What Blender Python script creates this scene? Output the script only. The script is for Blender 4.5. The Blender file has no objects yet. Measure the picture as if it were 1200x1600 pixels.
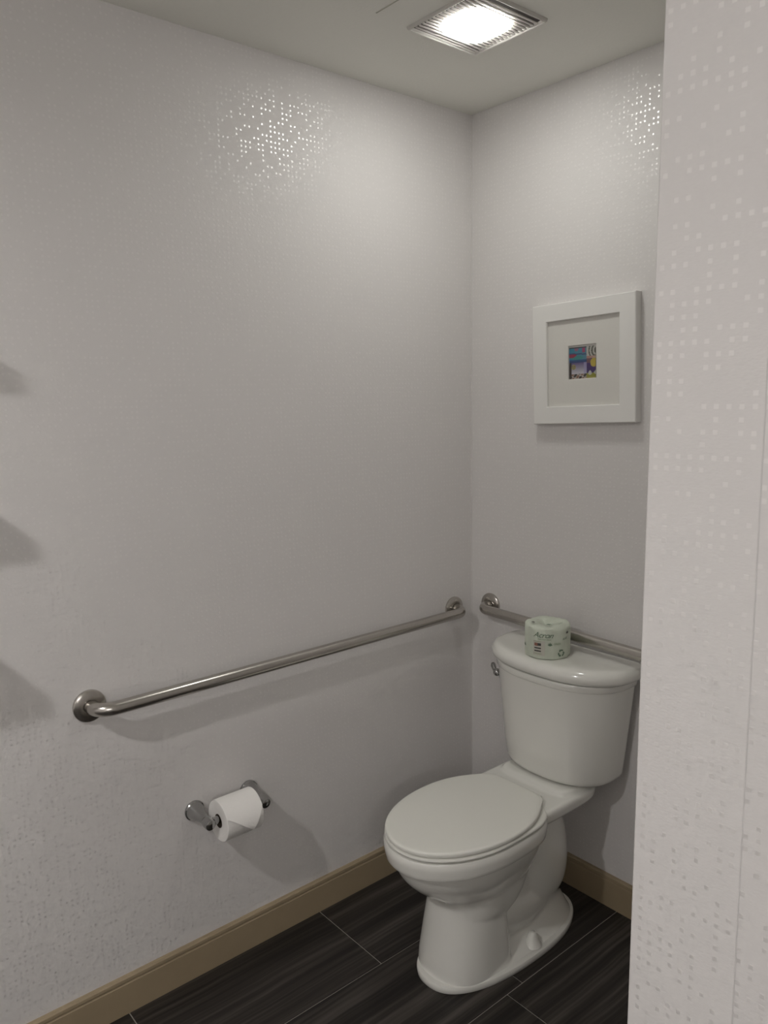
import bpy, bmesh, math, random
from mathutils import Vector, Matrix
random.seed(4)
sc = bpy.context.scene
C = sc.collection
PI = math.pi

# ---------------------------------------------------------------- camera
yaw, pitch, roll = -0.87176, 0.14862, -0.01766
fwd = Vector((math.sin(yaw)*math.cos(pitch), math.cos(yaw)*math.cos(pitch), -math.sin(pitch)))
rgt = Vector((math.cos(yaw), -math.sin(yaw), 0)); upv = rgt.cross(fwd)
r2 = math.cos(roll)*rgt + math.sin(roll)*upv
u2 = -math.sin(roll)*rgt + math.cos(roll)*upv
camd = bpy.data.cameras.new('camera'); cam = bpy.data.objects.new('camera', camd); C.objects.link(cam)
M = Matrix((r2, u2, -fwd)).transposed().to_4x4(); M.translation = (1.8241, -1.9251, 1.5602)
cam.matrix_world = M
camd.sensor_fit = 'AUTO'; camd.sensor_width = 36.0; camd.lens = 36.0*1220.05/1600.0
camd.clip_start = 0.02
sc.camera = cam

# ---------------------------------------------------------------- world, exposure
w = bpy.data.worlds.new('world'); sc.world = w; w.use_nodes = True
w.node_tree.nodes['Background'].inputs[0].default_value = (0.02, 0.02, 0.02, 1)
w.node_tree.nodes['Background'].inputs[1].default_value = 0.0
sc.view_settings.view_transform = 'Standard'; sc.view_settings.look = 'None'
sc.view_settings.exposure = 0.0; sc.view_settings.gamma = 1.0
sc.view_settings.use_curve_mapping = False
FAN_LIGHT = 45.0      # ceiling fan light over the toilet
CAN_LIGHT = 950.0     # recessed downlight in the middle of the room
VAN_LIGHT = 9.6       # opal vanity lights on the far side of the room

# ---------------------------------------------------------------- materials
def new_mat(name):
    m = bpy.data.materials.new(name); m.use_nodes = True
    nt = m.node_tree; b = nt.nodes['Principled BSDF']
    return m, nt, b
def nd(nt, kind, **kw):
    n = nt.nodes.new(kind)
    for k, v in kw.items(): setattr(n, k, v)
    return n
def plain(name, col, rough=.5, metal=0., coat=0., noise=0., scale=40., bump=0., spec=.5):
    m, nt, b = new_mat(name)
    b.inputs['Base Color'].default_value = (*col, 1); b.inputs['Roughness'].default_value = rough
    b.inputs['Metallic'].default_value = metal; b.inputs['Coat Weight'].default_value = coat
    b.inputs['Coat Roughness'].default_value = .08; b.inputs['Specular IOR Level'].default_value = spec
    tc = nd(nt, 'ShaderNodeTexCoord'); nz = nd(nt, 'ShaderNodeTexNoise')
    nz.inputs['Scale'].default_value = scale; nz.inputs['Detail'].default_value = 3
    nt.links.new(tc.outputs['Object'], nz.inputs['Vector'])
    if noise:
        mx = nd(nt, 'ShaderNodeMix', data_type='RGBA'); mx.inputs[6].default_value = (*[c*(1-noise) for c in col], 1)
        mx.inputs[7].default_value = (*[min(1, c*(1+noise)) for c in col], 1)
        nt.links.new(nz.outputs['Fac'], mx.inputs[0]); nt.links.new(mx.outputs[2], b.inputs['Base Color'])
    if bump:
        bp = nd(nt, 'ShaderNodeBump'); bp.inputs['Strength'].default_value = bump; bp.inputs['Distance'].default_value = .002
        nt.links.new(nz.outputs['Fac'], bp.inputs['Height']); nt.links.new(bp.outputs[0], b.inputs['Normal'])
    return m
def emit(name, col, s):
    m, nt, b = new_mat(name)
    b.inputs['Base Color'].default_value = (.9, .9, .9, 1)
    b.inputs['Emission Color'].default_value = (*col, 1); b.inputs['Emission Strength'].default_value = s
    return m

def wallpaper(name, axis, seams=(), col=(.735, .713, .697), pearl=.34, gain=1.05):
    """vinyl wallpaper: fine woven relief and pearly square dots on a half-inch grid"""
    m, nt, b = new_mat(name); L = nt.links.new
    tc = nd(nt, 'ShaderNodeTexCoord'); sp = nd(nt, 'ShaderNodeSeparateXYZ'); L(tc.outputs['Object'], sp.inputs[0])
    U = sp.outputs[axis]; V = sp.outputs[2]
    def mth(op, a, bv=None, clamp=False):
        n = nd(nt, 'ShaderNodeMath', operation=op); n.use_clamp = clamp
        for i, q in enumerate((a, bv)):
            if q is None: continue
            if isinstance(q, (int, float)): n.inputs[i].default_value = q
            else: L(q, n.inputs[i])
        return n.outputs[0]
    P = .0127
    us = mth('MULTIPLY', mth('ADD', U, 20.0), 1/P); vs = mth('MULTIPLY', V, 1/P)
    # a column is shifted by half a pitch now and then, as printed
    cid = nd(nt, 'ShaderNodeCombineXYZ'); L(mth('FLOOR', us), cid.inputs[0]); L(mth('FLOOR', vs), cid.inputs[1])
    wn = nd(nt, 'ShaderNodeTexWhiteNoise', noise_dimensions='2D'); L(cid.outputs[0], wn.inputs['Vector'])
    on = mth('LESS_THAN', wn.outputs['Value'], .50)
    def soft(x, h):   # 1 inside |frac-.5|<h
        d = mth('ABSOLUTE', mth('SUBTRACT', mth('FRACT', x), .5))
        return mth('MULTIPLY', mth('SUBTRACT', h, d), 12.0, True)
    sq = mth('MULTIPLY', mth('MULTIPLY', soft(us, .24), soft(vs, .24)), on)
    # woven texture
    mp = nd(nt, 'ShaderNodeMapping'); mp.inputs['Scale'].default_value = (180, 180, 420)
    L(tc.outputs['Object'], mp.inputs[0])
    nz = nd(nt, 'ShaderNodeTexNoise'); nz.inputs['Scale'].default_value = 1.0; nz.inputs['Detail'].default_value = 2
    L(mp.outputs[0], nz.inputs['Vector'])
    n2 = nd(nt, 'ShaderNodeTexNoise'); n2.inputs['Scale'].default_value = 90; n2.inputs['Detail'].default_value = 2
    L(tc.outputs['Object'], n2.inputs['Vector'])
    h = mth('ADD', mth('MULTIPLY', nz.outputs['Fac'], .6), mth('MULTIPLY', n2.outputs['Fac'], .9))
    h = mth('MULTIPLY', h, mth('SUBTRACT', 1.0, sq))
    h = mth('ADD', h, mth('MULTIPLY', sq, 1.1))
    basefac = mth('ADD', mth('MULTIPLY', nz.outputs['Fac'], .5), mth('MULTIPLY', n2.outputs['Fac'], .5))
    seam = None
    for s in seams:
        d = mth('ABSOLUTE', mth('SUBTRACT', U, s)); q = mth('MULTIPLY', mth('SUBTRACT', .0011, d), 1400.0, True)
        seam = q if seam is None else mth('ADD', seam, q)
    if seam is not None: h = mth('SUBTRACT', h, mth('MULTIPLY', seam, 1.0))
    bp = nd(nt, 'ShaderNodeBump'); bp.inputs['Strength'].default_value = .40; bp.inputs['Distance'].default_value = .0007
    L(h, bp.inputs['Height']); L(bp.outputs[0], b.inputs['Normal'])
    mx = nd(nt, 'ShaderNodeMix', data_type='RGBA')
    mx.inputs[6].default_value = (*[c*.965 for c in col], 1); mx.inputs[7].default_value = (*[c*1.035 for c in col], 1)
    L(basefac, mx.inputs[0]); out = mx.outputs[2]
    m3 = nd(nt, 'ShaderNodeMix', data_type='RGBA'); m3.inputs[7].default_value = (*[c*gain for c in col], 1)
    L(sq, m3.inputs[0]); L(out, m3.inputs[6]); out = m3.outputs[2]
    if seam is not None:
        m2 = nd(nt, 'ShaderNodeMix', data_type='RGBA'); m2.inputs[7].default_value = (*[c*.84 for c in col], 1)
        L(seam, m2.inputs[0]); L(out, m2.inputs[6]); out = m2.outputs[2]
    L(out, b.inputs['Base Color'])
    L(mth('SUBTRACT', .82, mth('MULTIPLY', sq, .45)), b.inputs['Roughness'])
    L(mth('ADD', .2, mth('MULTIPLY', sq, .6)), b.inputs['Specular IOR Level'])
    L(mth('MULTIPLY', sq, pearl), b.inputs['Metallic'])
    return m

M_LEFT = wallpaper('wallpaper_left', 1)
M_BACK = wallpaper('wallpaper_back', 0)
M_PART = wallpaper('wallpaper_partition', 0, seams=(1.4915,), pearl=.21, gain=1.09)
M_CEIL = plain('ceiling_paint', (.85, .845, .785), .85, bump=.25, scale=160, noise=.02)
M_TRIM = plain('beige_painted_wood', (.34, .268, .172), .5, noise=.05, scale=30)
M_CAULK = plain('corner_caulk', (.68, .66, .64), .5)
M_GROUT = plain('grout', (.36, .335, .30), .9, noise=.1, scale=200)
M_CHINA = plain('vitreous_china', (.80, .795, .745), .16, coat=.5)
M_SEAT = plain('seat_plastic', (.81, .805, .745), .33)
M_STEEL = plain('brushed_steel', (.50, .475, .44), .25, 1.0, noise=.06, scale=90)
M_CHROME = plain('chrome', (.42, .42, .415), .10, 1.0)
M_PAPER = plain('tissue_paper', (.86, .84, .81), .95, bump=.3, scale=260)
M_CORE = plain('cardboard_core', (.09, .07, .05), .9)
M_WRAP = plain('printed_wrapper', (.62, .665, .56), .55, bump=.5, scale=60, noise=.05)
M_INK = plain('green_ink', (.13, .20, .13), .6)
M_INK2 = plain('leaf_green_ink', (.27, .36, .20), .6)
M_BLACK = plain('black_ink', (.07, .07, .06), .6)
M_RED = plain('brown_red_ink', (.28, .13, .09), .6)
M_LABEL = plain('pale_label', (.56, .55, .48), .6)
M_FRAME = plain('white_lacquer', (.82, .81, .78), .35, noise=.01, scale=20)
M_MAT = plain('mat_board', (.70, .685, .64), .9, noise=.02, scale=200)
M_MATEDGE = plain('mat_bevel', (.72, .70, .66), .9)
M_LAMPW = plain('white_metal_grille', (.62, .60, .56), .45)
M_DARK = plain('cavity_shade', (.10, .09, .08), .8)
M_SHELF = plain('white_shelf_lacquer', (.66, .64, .61), .45)

def tile_mat():
    m, nt, b = new_mat('dark_striated_tile'); L = nt.links.new
    oi = nd(nt, 'ShaderNodeObjectInfo'); tc = nd(nt, 'ShaderNodeTexCoord')
    cb = nd(nt, 'ShaderNodeCombineXYZ')
    a = nd(nt, 'ShaderNodeMath', operation='MULTIPLY'); a.inputs[1].default_value = 37.0; L(oi.outputs['Random'], a.inputs[0]); L(a.outputs[0], cb.inputs[0]); L(a.outputs[0], cb.inputs[2])
    ad = nd(nt, 'ShaderNodeVectorMath', operation='ADD'); L(tc.outputs['Object'], ad.inputs[0]); L(cb.outputs[0], ad.inputs[1])
    # slow waviness of the streaks
    wv = nd(nt, 'ShaderNodeTexNoise'); wv.inputs['Scale'].default_value = 4.0; L(ad.outputs[0], wv.inputs['Vector'])
    sc_ = nd(nt, 'ShaderNodeVectorMath', operation='SCALE'); sc_.inputs['Scale'].default_value = .014; L(wv.outputs['Color'], sc_.inputs[0])
    ad2 = nd(nt, 'ShaderNodeVectorMath', operation='ADD'); L(ad.outputs[0], ad2.inputs[0]); L(sc_.outputs[0], ad2.inputs[1])
    mp = nd(nt, 'ShaderNodeMapping'); mp.inputs['Scale'].default_value = (85, 1.3, 1); L(ad2.outputs[0], mp.inputs[0])
    n1 = nd(nt, 'ShaderNodeTexNoise'); n1.inputs['Scale'].default_value = 1.0; n1.inputs['Detail'].default_value = 4; n1.inputs['Roughness'].default_value = .6
    L(mp.outputs[0], n1.inputs['Vector'])
    mp2 = nd(nt, 'ShaderNodeMapping'); mp2.inputs['Scale'].default_value = (26, .6, 1); L(ad2.outputs[0], mp2.inputs[0])
    n2 = nd(nt, 'ShaderNodeTexNoise'); n2.inputs['Scale'].default_value = 1.0; n2.inputs['Detail'].default_value = 2; L(mp2.outputs[0], n2.inputs['Vector'])
    s = nd(nt, 'ShaderNodeMath', operation='ADD'); L(n1.outputs['Fac'], s.inputs[0]); L(n2.outputs['Fac'], s.inputs[1])
    r = nd(nt, 'ShaderNodeValToRGB'); e = r.color_ramp.elements
    e[0].position = .40; e[0].color = (.013, .011, .0095, 1)
    e[1].position = .63; e[1].color = (.078, .068, .060, 1)
    x = e.new(.51); x.color = (.032, .027, .023, 1)
    h = nd(nt, 'ShaderNodeMath', operation='MULTIPLY'); h.inputs[1].default_value = .5; L(s.outputs[0], h.inputs[0])
    L(h.outputs[0], r.inputs[0]); L(r.outputs[0], b.inputs['Base Color'])
    b.inputs['Roughness'].default_value = .5; b.inputs['Specular IOR Level'].default_value = .35
    bp = nd(nt, 'ShaderNodeBump'); bp.inputs['Strength'].default_value = .25; bp.inputs['Distance'].default_value = .001
    L(n1.outputs['Fac'], bp.inputs['Height']); L(bp.outputs[0], b.inputs['Normal'])
    return m
M_TILE = tile_mat()

# ---------------------------------------------------------------- mesh helpers
WL = {}
def link(name, bm, mat, parent=None, smooth=None, at=None):
    """one mesh object; geometry is given in world coordinates, the origin goes to the parent's base or to at"""
    o0 = Vector(WL[parent.name]) if parent is not None else Vector(at or (0, 0, 0))
    if o0.length: bmesh.ops.translate(bm, verts=bm.verts, vec=-o0)
    bmesh.ops.recalc_face_normals(bm, faces=bm.faces)
    me = bpy.data.meshes.new(name); bm.to_mesh(me); bm.free()
    mats = mat if isinstance(mat, (list, tuple)) else [mat]
    for q in mats: me.materials.append(q)
    if smooth is not None:
        for p in me.polygons: p.use_smooth = True
        me.set_sharp_from_angle(angle=math.radians(smooth))
    o = bpy.data.objects.new(name, me); C.objects.link(o)
    if parent is not None: o.parent = parent
    else: o.location = o0
    WL[o.name] = o0
    return o
def tag(o, label=None, cat=None, group=None, kind=None):
    for k, v in (('label', label), ('category', cat), ('group', group), ('kind', kind)):
        if v: o[k] = v
    return o
def thing(name, label, cat, loc, group=None):
    o = bpy.data.objects.new(name, None); C.objects.link(o); o.location = loc; o.empty_display_size = .05
    WL[o.name] = Vector(loc); return tag(o, label, cat, group)
def box(bm, a, b, bevel=0., seg=2):
    r = bmesh.ops.create_cube(bm, size=1.0)['verts']
    s = [b[i]-a[i] for i in range(3)]; c = [(a[i]+b[i])/2 for i in range(3)]
    for v in r: v.co = Vector((v.co.x*s[0]+c[0], v.co.y*s[1]+c[1], v.co.z*s[2]+c[2]))
    if bevel:
        ed = list({e for v in r for e in v.link_edges})
        bmesh.ops.bevel(bm, geom=ed, offset=bevel, segments=seg, profile=.5, affect='EDGES')
def mbox(*a, **k):
    bm = bmesh.new(); box(bm, *a, **k); return bm
def loft(bm, rings, cap=True):
    vs = [[bm.verts.new(p) for p in r] for r in rings]
    n = len(vs[0])
    for i in range(len(vs)-1):
        for j in range(n):
            bm.faces.new((vs[i][j], vs[i][(j+1) % n], vs[i+1][(j+1) % n], vs[i+1][j]))
    if cap:
        bm.faces.new(vs[0][::-1]); bm.faces.new(vs[-1])
    return vs
def lathe(bm, prof, o, axis, n=32, cap=True):
    """prof = (radius, distance along axis)"""
    ax = Vector(axis).normalized(); t = Vector((0, 0, 1)) if abs(ax.z) < .9 else Vector((1, 0, 0))
    e1 = ax.cross(t).normalized(); e2 = ax.cross(e1); o = Vector(o)
    loft(bm, [[o+ax*d+(e1*math.cos(2*PI*k/n)+e2*math.sin(2*PI*k/n))*r for k in range(n)] for r, d in prof], cap)
def tube(bm, pts, rad, n=20, cap=True):
    pts = [Vector(p) for p in pts]; R = rad if isinstance(rad, (list, tuple)) else [rad]*len(pts)
    rings = []; ref = None
    for i, p in enumerate(pts):
        d = (pts[min(i+1, len(pts)-1)]-pts[max(i-1, 0)]).normalized()
        if ref is None:
            ref = d.orthogonal().normalized()
        ref = (ref-d*ref.dot(d)).normalized(); e2 = d.cross(ref)
        rings.append([p+(ref*math.cos(2*PI*k/n)+e2*math.sin(2*PI*k/n))*R[i] for k in range(n)])
    loft(bm, rings, cap)
def egg(cx, hw, yf, yb, yc, z, nf=2.0, nb=2.6, n=72):
    """closed outline at height z: front tip at yf (towards the camera), back at yb, widest at yc"""
    r = []
    for k in range(n):
        t = 2*PI*k/n; s, c = math.sin(t), math.cos(t)
        e = nf if c > 0 else nb
        x = cx+hw*math.copysign(abs(s)**(2/e), s)
        y = yc+(yf-yc if c > 0 else yb-yc)*abs(c)**(2/e)
        r.append((x, y, z))
    return r
def smoothstep(a, b, x):
    t = max(0, min(1, (x-a)/(b-a))); return t*t*(3-2*t)

H = 2.4326
YB, XR = -3.6, 3.2
PX, PY = 1.372, -1.177
# ================================================================ structure
floor = tag(link('floor', mbox((-.1, YB-.1, -.12), (XR+.1, .1, -.0022)), M_GROUT), kind='structure')
tw, tl, gp = .3050, .6000, .0030
def tile_mesh(w_, l_):
    bm = mbox((gp/2, gp/2, -.0032), (w_-gp/2, l_-gp/2, 0), bevel=.0006, seg=1)
    me = bpy.data.meshes.new('tile'); bm.to_mesh(me); bm.free(); me.materials.append(M_TILE); return me
cache = {}
offs = {0: -.0868, 1: -.45, 2: -.512, 3: -.27, 4: -.08, 5: -.45, 6: -.2, 7: -.33, 8: -.02, 9: -.5, 10: -.3}
ncol = 11
for c_ in range(ncol):
    x0 = c_*tw+.0005; x1 = min(XR, x0+tw); y = offs[c_]; ys = [0.0]
    while y > YB: ys.append(y); y -= tl
    ys.append(YB)
    for a, b_ in zip(ys[1:], ys[:-1]):
        if b_-a < .02: continue
        if x0 > PX+.02 and a > PY: continue
        k = (round(x1-x0, 4), round(b_-a, 4))
        if k not in cache: cache[k] = tile_mesh(*k)
        o = bpy.data.objects.new('tile', cache[k]); C.objects.link(o); o.parent = floor; o.location = (x0, a, 0)

tag(link('ceiling', mbox((-.1, YB-.1, H), (XR+.1, .1, H+.1)), M_CEIL), kind='structure')
tag(link('wall_left', mbox((-.1, YB-.1, -.003), (0, .1, H)), M_LEFT), kind='structure')
tag(link('wall_back', mbox((0, 0, -.003), (XR+.1, .1, H)), M_BACK), kind='structure')
tag(link('wall_near', mbox((0, YB-.1, -.003), (XR, YB, H)), M_BACK), kind='structure')
tag(link('wall_right', mbox((XR, YB-.1, -.003), (XR+.1, 0, H)), M_LEFT), kind='structure')
bm = bmesh.new()       # partition; its outside corner leans by half a degree as in the photo
x0t, x0b = PX+.0035, PX-.0095
vv = [bm.verts.new(p) for p in ((x0b, PY, 0), (XR, PY, 0), (XR, 0, 0), (x0b, 0, 0), (x0t, PY, H), (XR, PY, H), (XR, 0, H), (x0t, 0, H))]
for f in ((0, 3, 2, 1), (4, 5, 6, 7), (0, 1, 5, 4), (1, 2, 6, 5), (2, 3, 7, 6), (3, 0, 4, 7)): bm.faces.new([vv[i] for i in f])
bm.edges.ensure_lookup_table()
ed = [e for e in bm.edges if all(abs(v.co.y-PY) < 1e-5 and v.co.x < PX+.1 for v in e.verts)]
bmesh.ops.bevel(bm, geom=ed, offset=.004, segments=3, profile=.5, affect='EDGES')
tag(link('wall_partition', bm, M_PART, smooth=30), kind='structure')

def base_profile(h=.1018, t=.013):
    return [(0, -.002), (t, -.002), (t, h-.0195), (t-.0050, h-.0165), (t-.0050, h-.0130), (t-.0005, h-.0115), (t-.001, h-.004), (t-.005, h), (0, h)]
def baseboard(name, a, b_, nrm):
    a, b_, nv = Vector(a), Vector(b_), Vector(nrm); bm = bmesh.new()
    loft(bm, [[p+nv*t+Vector((0, 0, z)) for t, z in base_profile()] for p in (a, b_)])
    return tag(link(name, bm, M_TRIM), kind='structure')
baseboard('baseboard_left', (0, YB, 0), (0, 0, 0), (1, 0, 0))
baseboard('baseboard_back', (0, 0, 0), (PX-.01, 0, 0), (0, -1, 0))
baseboard('baseboard_alcove', (PX-.0095, PY-.013, 0), (PX-.0095, -.013, 0), (-1, 0, 0))
baseboard('baseboard_partition', (PX-.0225, PY, 0), (XR, PY, 0), (0, -1, 0))
bm = bmesh.new(); tube(bm, [(.0005, -.0005, .1), (.0005, -.0005, H)], .0022, n=12)
tag(link('trim_1', bm, M_CAULK, smooth=40), kind='structure')
# a thin crack-like joint of the drywall near the fan light
bm = mbox((.331, -.6685, H-.0012), (1.05, -.6655, H+.002))
tag(link('trim_2', bm, plain('drywall_joint', (.50, .49, .43), .9)), kind='structure')

# ================================================================ ceiling fan light over the toilet
FX, FY = .441, -.4475
t = thing('ceiling_fan_light', 'square white louvred ceiling fan light, glowing, above the toilet', 'ceiling light', (FX, FY, H))
hw = .118
def ring_frame(bm, cx, cy, z0, z1, ho, hi, bev=.003):
    # mitred square ring with a rounded cross-section
    prof = [(ho, z0), (ho, z0-.003), (ho-.0012, z1+.002), (hi+.0022, z1), (hi, z1+.001), (hi-.0035, z0-.002), (hi-.0035, z0)]
    rings = []
    for h_, z in prof: rings.append([(cx-h_, cy-h_, z), (cx+h_, cy-h_, z), (cx+h_, cy+h_, z), (cx-h_, cy+h_, z)])
    vs = [[bm.verts.new(p) for p in r] for r in rings]; n = len(vs)
    for i in range(n):
        for j in range(4): bm.faces.new((vs[i][j], vs[i][(j+1) % 4], vs[(i+1) % n][(j+1) % 4], vs[(i+1) % n][j]))
bm = bmesh.new(); ring_frame(bm, FX, FY, H+.001, H-.0085, hw, hw-.0055)
link('frame', bm, M_LAMPW, t)
link('backing', mbox((FX-hw+.006, FY-hw+.006, H-.0015), (FX+hw-.006, FY+hw-.006, H+.001)), M_DARK, t)  # flat plate coloured dark, standing in for the shade of the cavity behind the slats
ns = 18; pitch_ = (2*hw-.022)/ns
for i in range(ns-1):
    x = FX-hw+.011+pitch_*(i+1)
    link('slat', mbox((x-.0026, FY-hw+.009, H-.0075), (x+.0026, FY+hw-.009, H-.0040), bevel=.0008, seg=1), M_LAMPW, t)
bm = bmesh.new()
def sq(h_, z, e=3.6, n=64):
    r = []
    for k in range(n):
        a = 2*PI*k/n; c, s = math.cos(a), math.sin(a)
        r.append((FX+h_*math.copysign(abs(c)**(2/e), c), FY+h_*math.copysign(abs(s)**(2/e), s), z))
    return r
loft(bm, [sq(.072, H-.001), sq(.072, H-.0095), sq(.070, H-.0115), sq(.055, H-.0125), sq(.03, H-.0128)])
link('lens', bm, emit('fan_light_lens', (1.0, .998, .955), FAN_LIGHT), t, smooth=40)

# recessed downlight of the room, behind the camera's view (its light draws the shelf and holder shadows)
CX, CY = .95, -2.7
t = thing('recessed_downlight', 'small round recessed ceiling downlight in the middle of the room', 'ceiling light', (CX, CY, H))
bm = bmesh.new()
lathe(bm, [(.058, .001), (.058, -.008), (.055, -.0105), (.049, -.0105), (.047, -.009), (.047, .001)], (CX, CY, H), (0, 0, 1), 40, cap=False)
link('trim_ring', bm, M_LAMPW, t, smooth=40)
bm = bmesh.new(); lathe(bm, [(.0465, 0), (.0465, -.0012), (.03, -.0014)], (CX, CY, H), (0, 0, 1), 32)
link('lens', bm, emit('downlight_lens', (1.0, .975, .965), CAN_LIGHT), t)

# opal vanity lights on the right wall behind the camera
t = thing('vanity_light', 'long opal glass vanity light bar on the wall behind the camera', 'wall light', (XR, -2.75, 2.0))
link('back_plate', mbox((XR-.02, -3.2, 1.95), (XR+.001, -2.3, 2.05), bevel=.003), M_CHROME, t)
bm = bmesh.new()
tube(bm, [(XR-.065, -3.17, 2.0), (XR-.065, -3.15, 2.0), (XR-.065, -2.35, 2.0), (XR-.065, -2.33, 2.0)], [.04, .05, .05, .04], 28)
link('glass_shade', bm, emit('opal_glass', (1.0, .975, .97), VAN_LIGHT*3), t, smooth=40)

# ================================================================ grab bars
def grab_bar(name, label, p0, p1, nrm, r=.0165, off=.06):
    p0, p1, nv = Vector(p0), Vector(p1), Vector(nrm); d = (p1-p0).normalized()
    t = thing(name, label, 'grab bar', tuple((p0+p1)/2), 'steel grab bars')
    pts = []; R = .042
    pts += [p0+nv*.001, p0+nv*(off-R)*.5, p0+nv*(off-R)]
    for k in range(1, 10):
        a = PI/2*k/10; pts.append(p0+nv*(off-R+R*math.sin(a))+d*(R-R*math.cos(a)))
    pts += [p0+nv*off+d*R, (p0+p1)/2+nv*off, p1+nv*off-d*R]
    for k in range(1, 10):
        a = PI/2*(1-k/10); pts.append(p1+nv*(off-R+R*math.sin(a))-d*(R-R*math.cos(a)))
    pts += [p1+nv*(off-R), p1+nv*(off-R)*.5, p1+nv*.001]
    bm = bmesh.new(); tube(bm, pts, r, 28); link('bar', bm, M_STEEL, t, smooth=50)
    for p in (p0, p1):
        bm = bmesh.new()
        lathe(bm, [(.0395, 0), (.0398, .003), (.039, .0062), (.036, .0088), (.024, .0112), (.0185, .0118), (.0178, .009)], p, nv, 48)
        link('flange', bm, M_STEEL, t, smooth=35)
    return t
grab_bar('grab_bar', 'long brushed steel grab bar across the left wall, above the toilet paper holder', (0, -1.325, .8375), (0, -.091, .8405), (1, 0, 0))
grab_bar('grab_bar', 'shorter brushed steel grab bar on the back wall behind the toilet tank', (.089, 0, .853), (1.003, 0, .832), (0, -1, 0))

# ================================================================ toilet paper holder and its roll
HZ = .475
t = thing('toilet_paper_holder', 'chrome toilet paper holder with two flared posts on the left wall', 'paper holder', (0, -.99, HZ))
for y in (-1.073, -.908):
    bm = bmesh.new()
    lathe(bm, [(.0265, 0), (.0275, .003), (.0272, .006), (.0245, .008), (.0240, .011), (.0225, .018), (.0185, .029), (.0148, .042), (.0125, .056),
               (.0118, .066), (.0135, .070), (.0148, .076), (.0150, .090), (.0138, .096), (.0105, .0985)], (0, y, HZ), (1, 0, -.04), 36)
    p_ = link('post', bm, M_CHROME, t, smooth=40)
bm = bmesh.new()
lathe(bm, [(.0085, 0), (.0085, .012), (.0105, .014), (.0105, .151), (.0085, .153), (.0085, .165)], (.083, -1.073, HZ-.003), (0, 1, 0), 24)
link('roller', bm, M_CHROME, t, smooth=40)

RX, RZ, RY0, RY1, RR = .083, HZ-.0075, -1.046, -.940, .0535
t = thing('toilet_roll', 'white toilet paper roll with its end folded to a point, on the chrome holder', 'toilet paper', (RX, -.993, RZ-RR))
bm = bmesh.new(); n = 64
prof = [(.0185, RY0+.0015), (.021, RY0), (RR-.001, RY0), (RR, RY0+.001), (RR, RY1-.001), (RR-.001, RY1), (.021, RY1), (.0185, RY1-.0015)]
rings = [[(RX+r*math.cos(2*PI*k/n), y, RZ+r*math.sin(2*PI*k/n)) for k in range(n)] for r, y in prof]
vs = loft(bm, rings, cap=False)
for j in range(n): bm.faces.new((vs[-1][j], vs[-1][(j+1) % n], vs[0][(j+1) % n], vs[0][j]))
link('paper', bm, M_PAPER, t, smooth=35)
bm = bmesh.new()
ri = [[(RX+r*math.cos(2*PI*k/n), y, RZ+r*math.sin(2*PI*k/n)) for k in range(n)] for r, y in ((.0182, RY0+.001), (.0182, RY1-.001), (.0170, RY1-.001), (.0170, RY0+.001))]
vs = loft(bm, ri, cap=False)
for j in range(n): bm.faces.new((vs[-1][j], vs[-1][(j+1) % n], vs[0][(j+1) % n], vs[0][j]))
link('core', bm, M_CORE, t, smooth=35)
bm = bmesh.new(); ny, na = 28, 30; ytip = RY0+(RY1-RY0)*.68
top, bot = [], []
for i in range(ny+1):
    y = RY0+.0005+(RY1-RY0-.001)*i/ny
    fr = (ytip-y)/(ytip-RY0) if y < ytip else (y-ytip)/(RY1-ytip)
    te = math.radians(114-(50 if y < ytip else 54)*fr)
    a_, b2 = [], []
    for j in range(na+1):
        th = math.radians(-35)+(te+math.radians(35))*j/na
        lift = .0013+.010*smoothstep(math.radians(45), math.radians(116), th)
        r = RR+lift
        a_.append(bm.verts.new((RX+r*math.sin(th), y, RZ+r*math.cos(th))))
        b2.append(bm.verts.new((RX+(r-.0007)*math.sin(th), y, RZ+(r-.0007)*math.cos(th))))
    top.append(a_); bot.append(b2)
for i in range(ny):
    for j in range(na):
        bm.faces.new((top[i][j], top[i+1][j], top[i+1][j+1], top[i][j+1]))
        bm.faces.new((bot[i][j+1], bot[i+1][j+1], bot[i+1][j], bot[i][j]))
    bm.faces.new((top[i][na], top[i+1][na], bot[i+1][na], bot[i][na]))
link('folded_sheet', bm, M_PAPER, t, smooth=60)

# ================================================================ toilet
TX = .452
t = thing('toilet', 'white two-piece elongated toilet with closed lid, in the corner under the picture', 'toilet', (TX, -.40, 0))
bm = bmesh.new()
# bowl underside
S = [(.390, .157, -.731, -.290, -.50, 2.0, 3), (.375, .1575, -.7305, -.290, -.50, 2, 3), (.350, .1535, -.7235, -.290, -.50, 2, 3), (.322, .1455, -.709, -.293, -.495, 2, 3),
     (.295, .1335, -.686, -.297, -.49, 2, 3), (.270, .120, -.657, -.302, -.485, 2, 3), (.250, .1085, -.630, -.312, -.48, 2, 3), (.232, .099, -.606, -.33, -.475, 2, 3), (.21, .092, -.59, -.34, -.47, 2, 3)]
def resample(S, m=6):
    out = []
    for i in range(len(S)-1):
        p0, p1, p2, p3 = S[max(i-1, 0)], S[i], S[i+1], S[min(i+2, len(S)-1)]
        for k in range(m):
            q = k/m
            out.append(tuple(.5*(2*b_+(c_-a_)*q+(2*a_-5*b_+4*c_-d_)*q*q+(3*b_-a_-3*c_+d_)*q**3) for a_, b_, c_, d_ in zip(p0, p1, p2, p3)))
    return out+[S[-1]]
loft(bm, [egg(TX, hw_, yf, yb, yc, z, nf, nb) for z, hw_, yf, yb, yc, nf, nb in resample(S)[::-1]])
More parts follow.
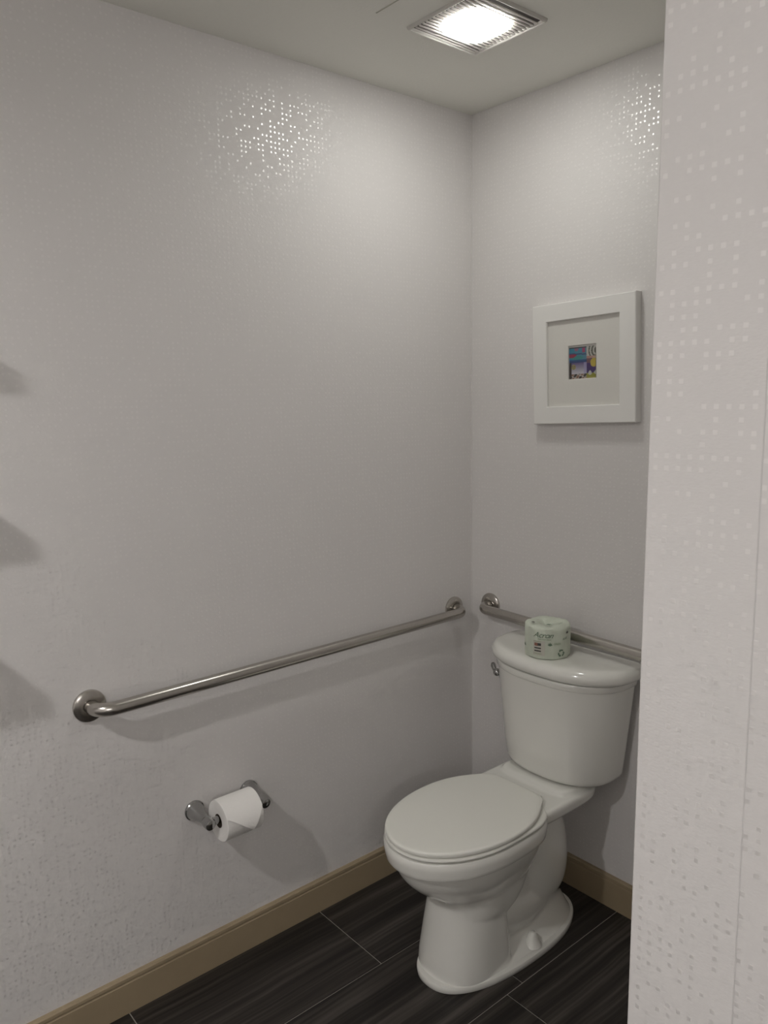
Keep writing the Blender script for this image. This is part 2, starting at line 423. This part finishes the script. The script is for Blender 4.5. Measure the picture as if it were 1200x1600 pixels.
# sump shell that runs back under the bowl
S = [(.158, .088, -.585, -.445), (.172, .098, -.595, -.415), (.190, .1035, -.60, -.380), (.215, .106, -.60, -.352), (.25, .108, -.61, -.330), (.30, .116, -.61, -.312), (.35, .125, -.62, -.30)]
loft(bm, [egg(TX, hw_, yf, yb, -.47, z, 2.2, 4.5) for z, hw_, yf, yb in S])
# front column
S = [(.012, .113, -.632, -.418, -.50, 2.4, 8), (.05, .111, -.628, -.420, -.50, 2.4, 8), (.12, .106, -.616, -.427, -.49, 2.4, 8), (.20, .101, -.602, -.435, -.48, 2.3, 7), (.24, .100, -.600, -.44, -.48, 2.2, 6)]
loft(bm, [egg(TX-.006, hw_, yf, yb, yc, z, nf, nb) for z, hw_, yf, yb, yc, nf, nb in S])
# base flange, thin with a rounded lip, its top sloping up to the body
S = [(.002, .126, -.641, -.088), (.014, .126, -.641, -.088), (.019, .120, -.634, -.096), (.024, .108, -.615, -.105), (.034, .092, -.58, -.12), (.048, .080, -.54, -.13)]
loft(bm, [egg(TX-.003, hw_, yf, yb, -.34, z, 2.35, 2.3) for z, hw_, yf, yb in S])
# inner web between column and rear
loft(bm, [egg(TX, hw_, yf, yb, -.33, z, 4, 3) for z, hw_, yf, yb in ((.01, .070, -.47, -.16), (.20, .068, -.47, -.17), (.38, .07, -.42, -.17))])
# outlet hump at the rear: tall barrel, waist, spreading foot
S = [(.385, .066, -.315, -.165), (.345, .082, -.325, -.138), (.29, .091, -.33, -.118), (.235, .094, -.335, -.106), (.18, .093, -.335, -.103), (.135, .088, -.33, -.112), (.105, .078, -.32, -.130), (.085, .078, -.33, -.130), (.06, .086, -.37, -.115), (.03, .100, -.42, -.10), (.015, .11, -.45, -.09)]
loft(bm, [egg(TX, hw_, yf, yb, -.24, z, 2.2, 2.2) for z, hw_, yf, yb in resample(S, 4)])
# lower trapway limb
tube(bm, [(TX, -.46, .145), (TX, -.42, .128), (TX, -.37, .112), (TX, -.31, .105), (TX, -.25, .11)], [.072, .082, .086, .086, .080], 32)
# rear deck that carries the tank
def deck(z, hx, yf, yb, e=5): return egg(TX, hx, yf, yb, (yf+yb)/2, z, e, e)
loft(bm, [deck(.345, .080, -.36, -.16), deck(.362, .100, -.36, -.12), deck(.378, .118, -.37, -.09), deck(.392, .134, -.375, -.075), deck(.400, .140, -.38, -.068), deck(.422, .143, -.38, -.065), deck(.4285, .140, -.378, -.068), deck(.431, .134, -.372, -.075)])
loft(bm, [deck(.425, .128, -.245, -.075), deck(.440, .124, -.235, -.078), deck(.4435, .119, -.228, -.083)])
o = link('bowl', bm, M_CHINA, t, smooth=180)
rm = o.modifiers.new('fuse', 'REMESH'); rm.mode = 'VOXEL'; rm.voxel_size = .0042; rm.use_smooth_shade = True
sm = o.modifiers.new('soften', 'SMOOTH'); sm.factor = .6; sm.iterations = 5
# crisp lip of the foot
bm = bmesh.new()
S = [(0, .1325, -.649, -.080), (.002, .1340, -.6505, -.079), (.015, .1345, -.651, -.0785), (.0185, .1325, -.649, -.0805), (.0200, .128, -.6435, -.086), (.0195, .115, -.628, -.105)]
loft(bm, [egg(TX-.003, hw_, yf, yb, -.34, z, 2.35, 2.3, 96) for z, hw_, yf, yb in S])
link('foot_lip', bm, M_CHINA, t, smooth=38)
# rim band over the bowl
bm = bmesh.new()
S = [(.3735, .150, -.726, -.295), (.3740, .1690, -.745, -.290), (.3765, .1712, -.747, -.289), (.385, .1722, -.748, -.2885), (.400, .1745, -.751, -.288), (.414, .1745, -.751, -.288), (.4205, .171, -.747, -.290), (.422, .160, -.736, -.30)]
loft(bm, [egg(TX, hw_, yf, yb, -.500, z, 2.05, 3.2, 96) for z, hw_, yf, yb in S])
link('rim', bm, M_CHINA, t, smooth=38)
# seat ring
bm = bmesh.new()
def slab(z0, z1, hw_, yf, yb, yc, nf, nb, r=.004, n=96):
    R = []
    for z, i in ((z0, r*.8), (z0+r*.5, r*.2), (z0+r, 0), (z1-r, 0), (z1-r*.4, r*.3), (z1, r)):
        R.append(egg(TX, hw_-i, yf+i, yb-i, yc, z, nf, nb, n))
    return R
rr_ = slab(.4245, .4345, .1710, -.748, -.305, -.505, 2.05, 4)
inner = [egg(TX, .105, -.67, -.38, -.52, z, 2.1, 2.4, 96) for z in (.4345, .4235)]
vs = loft(bm, rr_+inner, cap=False)
for j in range(96): bm.faces.new((vs[-1][j], vs[-1][(j+1) % 96], vs[0][(j+1) % 96], vs[0][j]))
link('seat', bm, M_SEAT, t, smooth=50)
# lid: elongated, squared off behind with clipped corners
def lid_ring(z, ins):
    hw_, yf, yc, yb = .1705-ins, -.748+ins, -.500, -.292-ins
    pts = []
    N = 60
    for k in range(N+1):           # right side front to back handled by symmetry
        a = PI*k/N                 # 0 = back-right … PI = back-left around the front
        s, c = math.sin(a), math.cos(a)
        pts.append((TX+hw_*math.copysign(abs(c)**(2/2.05), c), yc-(yc-yf)*abs(s)**(2/2.0)))
    back = []
    hb = .108-ins                  # half width of the straight back edge
    for k in range(1, 14):         # left side from the widest point to the back corner
        q = k/14; back.append((-(hw_-(hw_-hb)*(q**2.3)), yc+(yb-yc)*(.90*q)))
    back += [(-hb+.004, yb-.012), (-hb+.016, yb-.003)]
    nb_ = 9
    for k in range(nb_+1):
        x = (-1+2*k/nb_)*(hb-.028); back.append((x, yb+.003*(1-(x/hb)**2)))
    back += [(hb-.016, yb-.003), (hb-.004, yb-.012)]
    for k in range(13, 0, -1):
        q = k/14; back.append((hw_-(hw_-hb)*(q**2.3), yc+(yb-yc)*(.90*q)))
    return [(x, y, z) for x, y in pts]+[(TX+x, y, z) for x, y in back]
bm = bmesh.new()
loft(bm, [lid_ring(.4375, .0045), lid_ring(.4388, .0010), lid_ring(.4445, 0), lid_ring(.4475, .0008), lid_ring(.4492, .003), lid_ring(.4500, .010), lid_ring(.4505, .03)])
link('seat_lid', bm, M_SEAT, t, smooth=40)
for sx in (-1, 1):
    bm = bmesh.new(); lathe(bm, [(.006, 0), (.0075, .002), (.0075, .026), (.006, .028)], (TX+sx*.070-.014, -.289, .4385), (1, 0, 0), 20)
    box(bm, (TX+sx*.070-.012, -.298, .4315), (TX+sx*.070+.012, -.280, .440), bevel=.003)
    link('hinge', bm, M_SEAT, t, smooth=40)
for sx in (-1, 1):
    bm = bmesh.new(); lathe(bm, [(.027, 0), (.022, .008), (.016, .020), (.0125, .030), (.009, .035), (.003, .037)], (TX+sx*.098, -.335, .022), (0, 0, 1), 24)
    link('bolt_cap', bm, M_CHINA, t, smooth=60)
# tank: flat back, bowed front, tapering downwards
def dring(z, hw_, yf, yb=-.022, e=2.35, n=40, rc=.018):
    pts = []
    for k in range(n+1):
        a = PI*k/n; c, s = math.cos(a), math.sin(a)
        ys_ = yb-.052
        pts.append((TX+hw_*math.copysign(abs(c)**(2/e), c), ys_+(yf-ys_)*abs(s)**(2/e), z))
    for k in range(1, 4): pts.append((TX-hw_+.0005*k, -.074+yb+.022+(.052-rc)*k/3, z))
    for k in range(1, 6):
        a = PI/2*k/5; pts.append((TX-hw_+.0015+rc*(1-math.cos(a)), yb-rc+rc*math.sin(a), z))
    for k in range(1, 10): pts.append((TX-(hw_-.0015-rc)*(1-2*k/10), yb, z))
    for k in range(0, 5):
        a = PI/2*(1-k/5); pts.append((TX+hw_-.0015-rc*(1-math.cos(a)), yb-rc+rc*math.sin(a), z))
    for k in range(3, 0, -1): pts.append((TX+hw_-.0005*k, -.074+yb+.022+(.052-rc)*k/3, z))
    return pts
bm = bmesh.new()
S = [(.4440, .158, -.185), (.4465, .170, -.202), (.4525, .1765, -.210), (.464, .1805, -.2145), (.52, .1875, -.2185), (.60, .1965, -.2225), (.68, .2060, -.226), (.738, .2125, -.228),
     (.7395, .2165, -.231), (.742, .2185, -.2325), (.7575, .2205, -.2335), (.7595, .219, -.232), (.7605, .212, -.225)]
loft(bm, [dring(*q) for q in S])
link('tank', bm, M_CHINA, t, smooth=42)
bm = bmesh.new()
S = [(.7615, .222, -.222), (.7625, .231, -.231), (.767, .2375, -.237), (.776, .2405, -.240), (.786, .2395, -.239), (.794, .2355, -.234), (.7995, .229, -.227), (.8022, .221, -.218), (.8030, .211, -.207), (.8032, .195, -.188)]
loft(bm, [dring(z, a_, b_, yb=-.014-(.2405-a_)*.35) for z, a_, b_ in S])
link('tank_lid', bm, M_CHINA, t, smooth=42)
# trip lever on the left side of the tank
lv = bmesh.new()
lathe(lv, [(.0175, 0), (.018, .003), (.015, .006), (.008, .0075), (.0065, .009), (.0065, .016), (.010, .019), (.0125, .024), (.0125, .030), (.010, .035), (.004, .0375)], (TX-.2060, -.115, .678), (-1, 0, 0), 28)
tube(lv, [(TX-.2365, -.115, .678), (TX-.247, -.112, .684), (TX-.257, -.106, .691), (TX-.263, -.100, .694)], [.0075, .007, .0085, .007], 16)
link('flush_lever', lv, M_CHROME, t, smooth=45)['label'] = 'chrome trip lever'

# ================================================================ wrapped roll on the tank lid
WX, WY, WZ, WR, WH = .4405, -.1460, .8032, .0650, .095
t = thing('wrapped_toilet_roll', 'spare toilet roll in pale green printed paper wrapper, standing on the tank lid', 'toilet paper', (WX, WY, WZ))
bm = bmesh.new(); n = 72
prof = [(WR-.006, 0), (WR-.002, .0015), (WR, .005), (WR, WH-.010), (WR-.0015, WH-.004), (WR-.007, WH), (WR-.02, WH+.0005), (.026, WH-.002), (.018, WH-.010), (.006, WH-.018)]
rings = []
for i, (r, z) in enumerate(prof):
    R = []
    for k in range(n):
        a = 2*PI*k/n
        cr = .0009*math.sin(9*a+i)+.0006*math.sin(17*a)
        if 4 <= i <= 8: cr += .0016*math.sin(7*a+1)
        zz = z+(.0018*math.sin(5*a+.4*i) if 5 <= i <= 7 else 0)
        R.append((WX+(r+cr)*math.cos(a), WY+(r+cr)*math.sin(a), WZ+zz))
    rings.append(R)
loft(bm, rings)
wrap = link('wrapper', bm, M_WRAP, t, smooth=50)
view_az = math.atan2(-1.925-WY, 1.824-WX)      # direction from the roll to the photographer
def bend(bm, az, z0, dr=.0006):
    """flat x,z print shapes (metres, centred) laid on the wrapper at angle az"""
    for v in bm.verts:
        a = view_az+az+v.co.x/WR
        rr = WR+.0010+dr+(v.co.y if abs(v.co.y) < .001 else 0)
        v.co = Vector((WX+rr*math.cos(a), WY+rr*math.sin(a), WZ+z0+v.co.z))
def text_bm(s, size, shear=.35, wide=1.0):
    cu = bpy.data.curves.new('lettering', 'FONT'); cu.body = s; cu.size = size; cu.shear = shear; cu.align_x = 'CENTER'; cu.resolution_u = 3
    cu.space_character = .92
    ob = bpy.data.objects.new('lettering', cu); C.objects.link(ob)
    dg = bpy.context.evaluated_depsgraph_get(); me = bpy.data.meshes.new_from_object(ob.evaluated_get(dg))
    bpy.data.objects.remove(ob); bpy.data.curves.remove(cu)
    bm = bmesh.new(); bm.from_mesh(me); bpy.data.meshes.remove(me)
    for v in bm.verts: v.co = Vector((v.co.x*wide, 0, v.co.y))
    return bm
def rects(lst):
    bm = bmesh.new()
    for x0, z0, x1, z1 in lst:
        k = max(1, int((x1-x0)/.003)); lo = [bm.verts.new((x0+(x1-x0)*i/k, 0, z0)) for i in range(k+1)]; hi = [bm.verts.new((x0+(x1-x0)*i/k, 0, z1)) for i in range(k+1)]
        for i in range(k): bm.faces.new((lo[i], lo[i+1], hi[i+1], hi[i]))
    return bm
def recycle(s):
    """three chasing bent arrows"""
    bm = bmesh.new()
    for q in range(3):
        a0 = PI/2+q*2*PI/3; pts_o, pts_i = [], []
        for k in range(7):
            a = a0-.75+1.15*k/6
            for rad, L_ in ((s, pts_o), (s*.62, pts_i)): L_.append(bm.verts.new((rad*math.cos(a), 0, rad*math.sin(a))))
        for k in range(6): bm.faces.new((pts_o[k], pts_o[k+1], pts_i[k+1], pts_i[k]))
        a = a0+.40
        v1 = bm.verts.new((s*1.25*math.cos(a), 0, s*1.25*math.sin(a))); v2 = bm.verts.new((s*.38*math.cos(a), 0, s*.38*math.sin(a))); v3 = bm.verts.new((s*.85*math.cos(a+.62), 0, s*.85*math.sin(a+.62)))
        bm.faces.new((v1, v3, v2))
    return bm
def leaf(s):
    bm = bmesh.new()
    for q in range(5):
        a = PI/2+(q-2)*.62; d = Vector((math.cos(a), 0, math.sin(a))); p = Vector((-d.z, 0, d.x)); L_ = s*(1.2-.12*abs(q-2))
        vs = [bm.verts.new(x) for x in (Vector((0, 0, -s*.2)), d*L_*.5+p*s*.17, d*L_, d*L_*.5-p*s*.17)]; bm.faces.new(vs)
    return bm
def prn(name, bm, mat, az, z0, dr=.0006):
    bend(bm, az, z0, dr); return link(name, bm, mat, wrap)
prn('lettering', text_bm('Acron', .0225, .45, 1.05), M_INK, -.20, .066)
prn('lettering', text_bm('bathroom tissue', .0062, .2), M_INK2, -.13, .0595)
prn('label_panel', rects([(-.0165, -.024, .018, .020)]), M_LABEL, -.38, .036, .0003)
prn('print_block', rects([(-.010, .004, 0, .013)]), M_RED, -.42, .036)
for q in ((.0, .005, .010, .013), (-.010, -.004, .010, 0), (-.010, -.0125, .010, -.0085)): prn('print_block', rects([q]), M_BLACK, -.42, .036)
for q in ((-.012, .0165, .010, .0178), (-.012, -.019, .012, -.0175)): prn('print_line', rects([q]), M_INK2, -.42, .036)
prn('leaf_print', leaf(.0085), M_INK, .12, .044)
prn('lettering', text_bm('GREEN', .0075, .1), M_INK2, .43, .0455)
prn('recycling_mark', recycle(.0105), M_INK, .63, .020)
prn('leaf_print', leaf(.009), M_INK, -1.25, .030)
prn('leaf_print', leaf(.007), M_BLACK, .98, .075)
prn('lettering', text_bm('soft', .012, .3), M_INK, .82, .058)
# prints on top
def top_print(bm, ang, rad, mat, sc_=1.0):
    for v in bm.verts:
        x, y = v.co.x*sc_, v.co.z*sc_; a = ang+x/rad
        rr = rad+y; v.co = Vector((WX+rr*math.cos(a), WY+rr*math.sin(a), WZ+WH+.0032))
    return link('leaf_print', bm, mat, wrap)
top_print(leaf(.010), view_az+.1, .036, M_INK)
top_print(leaf(.009), view_az-1.15, .042, M_BLACK)
top_print(text_bm('pure', .011, .3), view_az+1.0, .04, M_INK)

# ================================================================ picture
QX, QZ = .4545, 1.644
t = thing('framed_picture', 'small colourful abstract print in a wide white square frame above the toilet', 'picture', (QX, 0, QZ))
ho, hi, dp = .1745, .1235, .027
def rail(k):
    bm = bmesh.new()
    # cross-section (distance from centre, depth)
    prof = [(ho, 0), (ho, dp-.002), (ho-.002, dp), (hi+.002, dp), (hi, dp-.002), (hi, .008), (hi-.004, .008), (hi-.004, 0)]
    A, B = [], []
    for h_, d in prof:
        for L_, s in ((A, -1), (B, 1)):
            x, z = s*h_, h_
            for _ in range(k): x, z = -z, x
            L_.append((QX+x, -d, QZ+z))
    loft(bm, [A, B]); return bm
for k in range(4): link('frame_rail', rail(k), M_FRAME, t, smooth=25)
mh = .0485; off_x, off_z = -.004, .001
bm = bmesh.new()
outer = [(-hi+.0, -hi), (hi, -hi), (hi, hi), (-hi, hi)]
inn = [(-mh, -mh), (mh, -mh), (mh, mh), (-mh, mh)]
vo = [bm.verts.new((QX+x, -.0185, QZ+z)) for x, z in outer]; vi = [bm.verts.new((QX+off_x+x, -.0185, QZ+off_z+z)) for x, z in inn]
vj = [bm.verts.new((QX+off_x+x*.975, -.0165, QZ+off_z+z*.975)) for x, z in inn]
vk = [bm.verts.new((QX+x, -.0150, QZ+z)) for x, z in outer]
fs = []
for j in range(4):
    k = (j+1) % 4
    bm.faces.new((vo[j], vo[k], vi[k], vi[j])); fs.append(bm.faces.new((vi[j], vi[k], vj[k], vj[j]))); bm.faces.new((vo[j], vo[k], vk[k], vk[j])); bm.faces.new((vj[j], vj[k], vk[k], vk[j]))
for f in fs: f.material_index = 1
link('mat_board', bm, [M_MAT, M_MATEDGE], t)
link('backing_card', mbox((QX-hi, -.0148, QZ-hi), (QX+hi, -.002, QZ+hi)), M_MATEDGE, t)
def art(u, v):
    def mixc(a, b_, f): f = max(0, min(1, f)); return tuple(a[i]*(1-f)+b_[i]*f for i in range(3))
    if v < .40 and u < .66:
        c = mixc((.035, .20, .30), (.09, .21, .27), u*1.6)
        if (u-.30)**2/.05+(v-.33)**2/.004 < 1: c = (.05, .22, .21)
        if v > .18 and v < .32 and u < .30-abs(v-.25)*1.8: c = (.26, .035, .07)
        if abs(v-(.20+.10*u*u)) < .018: c = (.05, .07, .16)
        if u > .50 and u < .60 and v < .17: c = (.30, .06, .13)
        if (u-.28)**2+(v-.05)**2 < .006: c = (.26, .13, .20)
        if v < .03: c = (.05, .06, .07)
        return c
    if v < .38:
        d = math.hypot(u-1.05, v-.14)
        c = (.42, .42, .38)
        if int(d/.055) % 2 == 1 and d < .32: c = (.10, .10, .085)
        if v > .31: c = mixc((.38, .20, .17), (.40, .30, .25), (u-.7)*3)
        return c
    if u > .66:
        c = mixc((.08, .045, .14), (.045, .03, .12), (v-.4)*2)
        if v < .52 and u < .8: c = (.16, .09, .10)
        if math.hypot(u-.93, (v-.51)) < .135: c = (.42, .33, .06)
        if v > .80+.05*math.sin(u*30): c = (.42, .42, .38)
        if v > .86+.04*math.sin(u*26): c = (.24, .24, .04)
        if v > .95: c = (.30, .28, .08)
        return c
    if v < .48: return mixc((.035, .09, .20), (.03, .04, .13), (v-.40)*10)
    if u < .085: return (.05, .04, .035)
    if v > .84:
        q = math.sin(u*34)+math.sin(u*17+v*40)
        c = (.045, .04, .035) if q > .35 else ((.42, .38, .35) if q > -.5 else (.22, .13, .09))
        return c
    c = mixc((.12, .09, .20), (.47, .46, .50), (v-.50)*3.2)
    if u > .56: c = mixc(c, (.30, .28, .45), .7)
    d = math.hypot(u-.17, v-.62)
    if d < .085: c = (.34, .32, .10) if int(d/.02) % 2 else (.14, .10, .12)
    return c
G = 56; ah = .0455
me = bpy.data.meshes.new('print')
vts = [(QX+off_x-ah+2*ah*i/G-QX, -.0168, ah-2*ah*j/G+off_z-.003) for j in range(G+1) for i in range(G+1)]
fcs = [(j*(G+1)+i, (j+1)*(G+1)+i, (j+1)*(G+1)+i+1, j*(G+1)+i+1) for j in range(G) for i in range(G)]
me.from_pydata(vts, [], fcs); ca = me.color_attributes.new('paint', 'FLOAT_COLOR', 'CORNER')
for pi_, p in enumerate(me.polygons):
    c = art((pi_ % G+.5)/G, (pi_//G+.5)/G)
    for li in p.loop_indices: ca.data[li].color = (*c, 1)
m, nt, b = new_mat('printed_art'); at_ = nd(nt, 'ShaderNodeAttribute'); at_.attribute_name = 'paint'
nt.links.new(at_.outputs['Color'], b.inputs['Base Color']); b.inputs['Roughness'].default_value = .5
me.materials.append(m); o = bpy.data.objects.new('print', me); C.objects.link(o); o.parent = t
t.rotation_euler = (0, -math.radians(1.75), 0)

# ================================================================ wall shelves just outside the left edge of the photo
for z, which in ((1.786, 'uppermost'), (1.492, 'middle'), (1.200, 'lowest')):
    s = thing('wall_shelf', 'white wall shelf on the left wall beyond the photo\'s left edge, %s of three' % which, 'shelf', (0, -2.0, z), 'wall shelves')
    link('board', mbox((.001, -2.35, z-.034), (.20, -1.677, z), bevel=.002), M_SHELF, s)
    for y in (-2.2, -1.83):
        link('bracket', mbox((.0, y-.01, z-.075), (.012, y+.01, z-.034), bevel=.002), M_STEEL, s)
